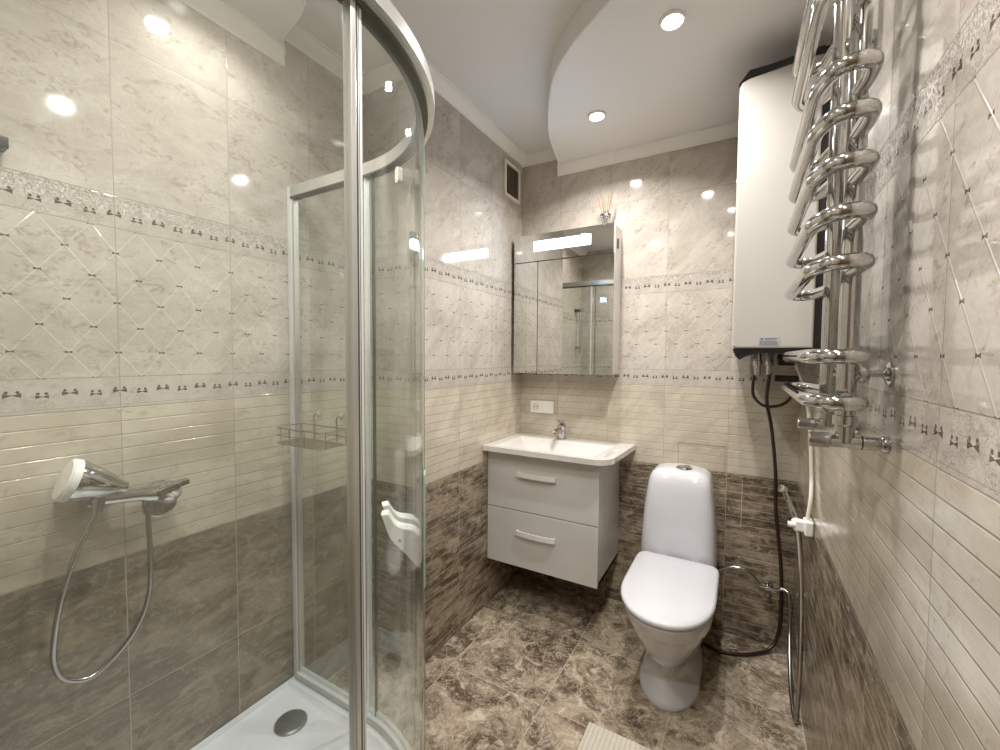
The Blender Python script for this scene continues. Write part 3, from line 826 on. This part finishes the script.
bt = link('flush_button', la([(.036, -.002), (.037, .005), (.032, .0105), (.0, .012)], (TX+.005, 2.190, .822), seg=28), 'chrome', to)
link('button_half', bx((TX+.0055, 2.164, .8325), (TX+.030, 2.216, .8365), .001), 'chrome_dull', bt)
for dx in (-.07, .07): link('hinge', tb([(TX+dx-.015, 2.052, .425), (TX+dx+.015, 2.052, .425)], .010, 12), 'white_plastic', to)

# ------------------------------------------------------------------ pipes near the toilet
av = thing('angle_valve', (.15, YB, .275), 'chrome angle valve on the dark back wall right of the toilet', 'valve')
link('rosette', la([(.022, 0), (.022, .004), (.012, .010)], (.132, YB, .285), (0, -1, 0), 20), 'chrome', av)
bm = bmesh.new(); tube(bm, [(.132, YB-.008, .285), (.132, YB-.050, .285)], .010, 12); tube(bm, [(.102, YB-.04, .297), (.162, YB-.04, .285)], .008, 12); link('body', bm, 'chrome', av)
link('knob', la([(.013, 0), (.015, .004), (.015, .018), (.010, .022)], (.132, YB-.045, .276), (0, -.6, -.8), 8), 'chrome', av)
tag(link('toilet_supply_hose', tb(smooth_path([(.100, YB-.04, .298), (.07, YB-.045, .335), (.02, YB-.05, .362), (-.05, YB-.05, .345), (-.10, YB-.05, .30), (-.12, YB-.05, .27)], 6), .0085, 10), 'chrome_dull'),
    'thin silver supply hose arching from the valve to the toilet', 'hose')
hp_ = [(.165, YB-.04, .286), (.180, YB-.045, .303), (.20, YB-.05, .305), (.212, YB-.06, .29), (.216, YB-.08, .22), (.214, YB-.13, .12), (.208, YB-.28, .03), (.206, YB-.40, .010), (.21, YB-.46, .010), (.214, 1.87, .05), (.216, 1.86, .20), (.214, 1.85, .40), (.206, 1.84, .60), (.198, 1.835, .70), (.192, 1.833, .742)]
tag(link('sprayer_hose', tb(smooth_path(hp_, 7), .0078, 10), 'chrome_dull'), 'long silver hose hanging from the hygienic sprayer down to the floor corner', 'hose')
# hygienic sprayer
sh = thing('bidet_sprayer', (.195, 1.83, .76), 'slim chrome bidet sprayer hooked on the right wall beside the toilet', 'bidet sprayer')
link('handle', tb([(.191, 1.832, .742), (.180, 1.835, .79), (.150, 1.85, .865)], [.008, .0095, .008], 14), 'chrome', sh)
link('spray_head', la([(.010, -.012), (.014, -.004), (.015, .006), (.009, .009)], (.144, 1.852, .876), (-.7, -.5, .4), 16), 'chrome', sh)
link('trigger', tb([(.172, 1.833, .80), (.160, 1.83, .845)], .004, 8), 'chrome_dull', sh)
shh = thing('sprayer_holder', (XR, 1.80, .76), 'white plastic bracket on the right wall holding the chrome bidet sprayer', 'bracket')
link('wall_block', bx((.205, 1.775, .740), (XR-.001, 1.835, .792), .006, 3), 'white_plastic', shh)
bm = bmesh.new(); box(bm, (.180, 1.790, .748), (.206, 1.822, .786), .005, 3); lathe(bm, [(.0125, -.02), (.0145, -.012), (.0145, .012), (.0125, .02)], (.186, 1.812, .765), (-.25, .1, 1), 16); link('clip', bm, 'white_plastic', shh)
bm = bmesh.new(); tube(bm, [(.182, 1.80, .768), (.158, 1.80, .768)], .010, 12); link('nut', bm, 'white_plastic', shh)

# ------------------------------------------------------------------ bath mat
bm = bx((-.455, .93, .0005), (.02, 1.472, .012), .005, 3)
bm_o = tag(link('bath_mat', bm, 'mat'), 'cream ribbed bath mat corner on the floor in front of the toilet', 'mat')

# ------------------------------------------------------------------ water heater
HX0, HX1, HY0, HY1, HZ0, HZ1 = -.033, .203, 1.72, 2.28, 1.392, 2.318
wh = thing('water_heater', (.1, 2.0, HZ0), 'tall cream enamel water heater with black caps on the right wall near the back corner', 'water heater')
poly = [(HX0+.012, HZ0), (HX1, HZ0), (HX1, HZ1+.018), (HX1-.03, HZ1+.020), (HX0+.03, HZ1+.004), (HX0+.008, HZ1-.004), (HX0, HZ1-.02), (HX0, HZ0+.012)]
bm = pz(poly, 'y', HY0, HY1, .008); link('shell', bm, 'heater', wh, angle=50)
bm = pz([(HX1, HZ0-.01), (XR-.002, HZ0-.01), (XR-.002, HZ1+.042), (HX1, HZ1+.044)], 'y', HY0+.01, HY1); link('back_housing', bm, 'black', wh)
bm = pz([(HX0+.0, HZ1-.022), (HX0+.006, HZ1-.006), (HX0+.03, HZ1+.006), (HX1-.03, HZ1+.021), (HX1, HZ1+.019), (HX1+.002, HZ1+.046), (HX0+.09, HZ1+.034), (HX0+.030, HZ1+.034), (HX0-.002, HZ1-.005)], 'y', HY0+.006, HY1)
link('top_cap', bm, 'black', wh, angle=30)
bm = pz([(HX0+.002, HZ0), (HX1+.001, HZ0), (HX1+.001, HZ0-.022), (HX0+.14, HZ0-.016), (HX0+.075, HZ0-.018), (HX0+.045, HZ0-.028), (HX0+.025, HZ0-.040), (HX0+.012, HZ0-.028)], 'y', HY0+.004, HY1)
link('bottom_cap', bm, 'black', wh, angle=30)
LX0, LX1, LZ0, LZ1 = .048, .110, 1.402, 1.430
lb = link('rating_label', bx((LX0, HY0-.0012, LZ0), (LX1, HY0+.001, LZ1)), 'label', wh, smooth=False)
def text(s_, size, loc, rot, mat, parent, name, ext=.0003):
    cu = bpy.data.curves.new(name, 'FONT'); cu.body = s_; cu.size = size; cu.extrude = ext; cu.align_x = 'CENTER'; cu.align_y = 'CENTER'
    ob = bpy.data.objects.new(name, cu); COL.objects.link(ob)
    bpy.context.view_layer.update(); dg = bpy.context.evaluated_depsgraph_get()
    me = bpy.data.meshes.new_from_object(ob.evaluated_get(dg)); COL.objects.unlink(ob); bpy.data.objects.remove(ob)
    me.transform(Matrix.Translation(loc) @ rot.to_4x4()); me.materials.append(M[mat])
    o = bpy.data.objects.new(name, me); COL.objects.link(o); o.parent = parent
    o.matrix_parent_inverse = Matrix.Translation(-Vector(parent_world(parent))); return o
from mathutils import Euler
RF = Euler((PI/2, 0, 0)).to_matrix()
text('ARISTON', .0085, ((LX0+LX1)/2+.005, HY0-.0014, LZ1-.006), RF, 'ink', lb, 'lettering')
bm = bmesh.new()
lathe(bm, [(.003, 0), (.003, .0004)], (LX0+.009, HY0-.0012, LZ1-.006), (0, -1, 0), 12)
for k in range(4):
    x = LX0+.004
    while x < LX1-.01:
        wd = random.uniform(.003, .011); box(bm, (x, HY0-.0016, LZ0+.003+k*.0035), (min(x+wd, LX1-.003), HY0-.001, LZ0+.0043+k*.0035)); x += wd+.002
link('fine_print', bm, 'ink', lb, smooth=False)
for x, y in ((.055, 1.98), (.10, 2.06)):
    bm = bmesh.new(); lathe(bm, [(.014, .0), (.014, -.03), (.017, -.032), (.017, -.05), (.012, -.054), (.012, -.09)], (x, y, HZ0-.012), seg=14)
    link('pipe_connector', bm, 'chrome_dull', wh)
bm = bmesh.new(); box(bm, (.118, 1.93, HZ0-.062), (.175, 1.99, HZ0-.02), .006); box(bm, (.11, 1.95, HZ0-.125), (.19, 1.985, HZ0-.10), .006); link('black_blocks', bm, 'black', wh)  # two plain black blocks below the heater
tag(link('heater_inlet_hose', tb(smooth_path([(.052, 1.98, HZ0-.07), (.042, 1.99, HZ0-.13), (.046, 2.0, HZ0-.19), (.085, 2.02, HZ0-.228), (.14, 2.04, HZ0-.224), (.175, 2.05, HZ0-.19), (.19, 2.06, HZ0-.12)], 6), .006, 10), 'dark'),
    'short dark hose looping below the water heater', 'hose')
tag(link('drain_hose', tb(smooth_path([(.10, 2.06, HZ0-.105), (.096, 2.12, 1.18), (.122, 2.22, 1.05), (.146, 2.275, .85), (.155, 2.29, .65), (.180, 2.295, .42), (.188, 2.295, .22), (.178, 2.285, .08), (.14, 2.25, .018), (.05, 2.175, .010), (-.05, 2.14, .009), (-.12, 2.16, .009)], 7), .0075, 10), 'brownhose'),
    'dark hose running from the water heater down the corner and behind the toilet', 'hose')
bm = tb(smooth_path([(.175, 1.95, HZ0-.045), (.205, 1.93, 1.25), (.222, 1.90, 1.12), (.224, 1.84, .98), (.222, 1.80, .88), (.215, 1.80, .80), (.214, 1.80, .79)], 6), .006, 8)
tag(link('white_cable', bm, 'cable'), 'white cable hanging from the heater to the white bracket in the right corner', 'cable')

# ------------------------------------------------------------------ towel rail
tw = thing('towel_rail', (.172, 1.11, 1.2), 'chrome ladder towel rail with curved rungs mounted on the right wall', 'towel rail')
P2 = (.170, 1.0); P1 = (.174, 1.225)
link('post', tb([(P2[0], P2[1], 1.215), (P2[0], P2[1], 2.15)], .0155, 20), 'chrome', tw)
link('post', tb([(P1[0], P1[1], 1.215), (P1[0], P1[1], 2.15)], .0155, 20), 'chrome', tw)
for p in (P1, P2):
    link('end_cap', la([(.017, 0), (.0175, .01), (.014, .018), (.004, .021)], (p[0], p[1], 2.148), seg=20), 'chrome', tw)
RUNGS = [1.283, 1.361, 1.518, 1.600, 1.682, 1.762, 1.838, 1.992, 2.072]
for z in RUNGS:
    pts = fillet([(P2[0], P2[1], z), (.175, .93, z), (.170, .893, z), (.128, .893, z), (.104, .945, z), (.101, 1.30, z), (.122, 1.335, z), (.155, 1.31, z), (P1[0], P1[1], z)], .035, 6)
    link('rung', tb(pts, .0132, 14), 'chrome', tw)
for y, zz in ((1.0, 1.331), (1.0, 2.05), (1.225, 2.05), (1.225, 1.331)):
    bm = bmesh.new(); tube(bm, [(.182, y, zz), (XR-.004, y, zz)], .0065, 12)
    lathe(bm, [(.0215, .0), (.0215, .004), (.010, .009)], (XR-.0005, y, zz), (-1, 0, 0), 24)
    lathe(bm, [(.0175, -.010), (.019, -.004), (.019, .004), (.0175, .010)], (.190, y, zz), (1, 0, 0), 20)
    link('bracket', bm, 'chrome', tw)
for (px_, py_), zz in ((P2, 1.203), (P1, 1.203)):
    bm = bmesh.new()
    lathe(bm, [(.0145, .052), (.019, .050), (.019, .034), (.0145, .030), (.0145, .0)], (px_, py_, zz-.002), seg=6 if False else 20)
    tube(bm, [(px_-.024, py_, zz), (XR-.012, py_, zz)], .0125, 16)
    lathe(bm, [(.0155, 0), (.0155, .006), (.013, .010)], (XR-.0005, py_, zz), (-1, 0, 0), 24)
    v = link('valve', bm, 'chrome', tw)
    bm = bmesh.new(); lathe(bm, [(.012, 0), (.0145, .003), (.0145, .03), (.013, .034)], (px_-.020, py_, zz), (-1, 0, 0), 18); link('valve_cap', bm, 'chrome_dull', v)
    bm = bmesh.new(); lathe(bm, [(.0132, 0), (.0132, .002)], (px_+.024, py_, zz), (1, 0, 0), 18); link('valve_ring', bm, 'black', v)
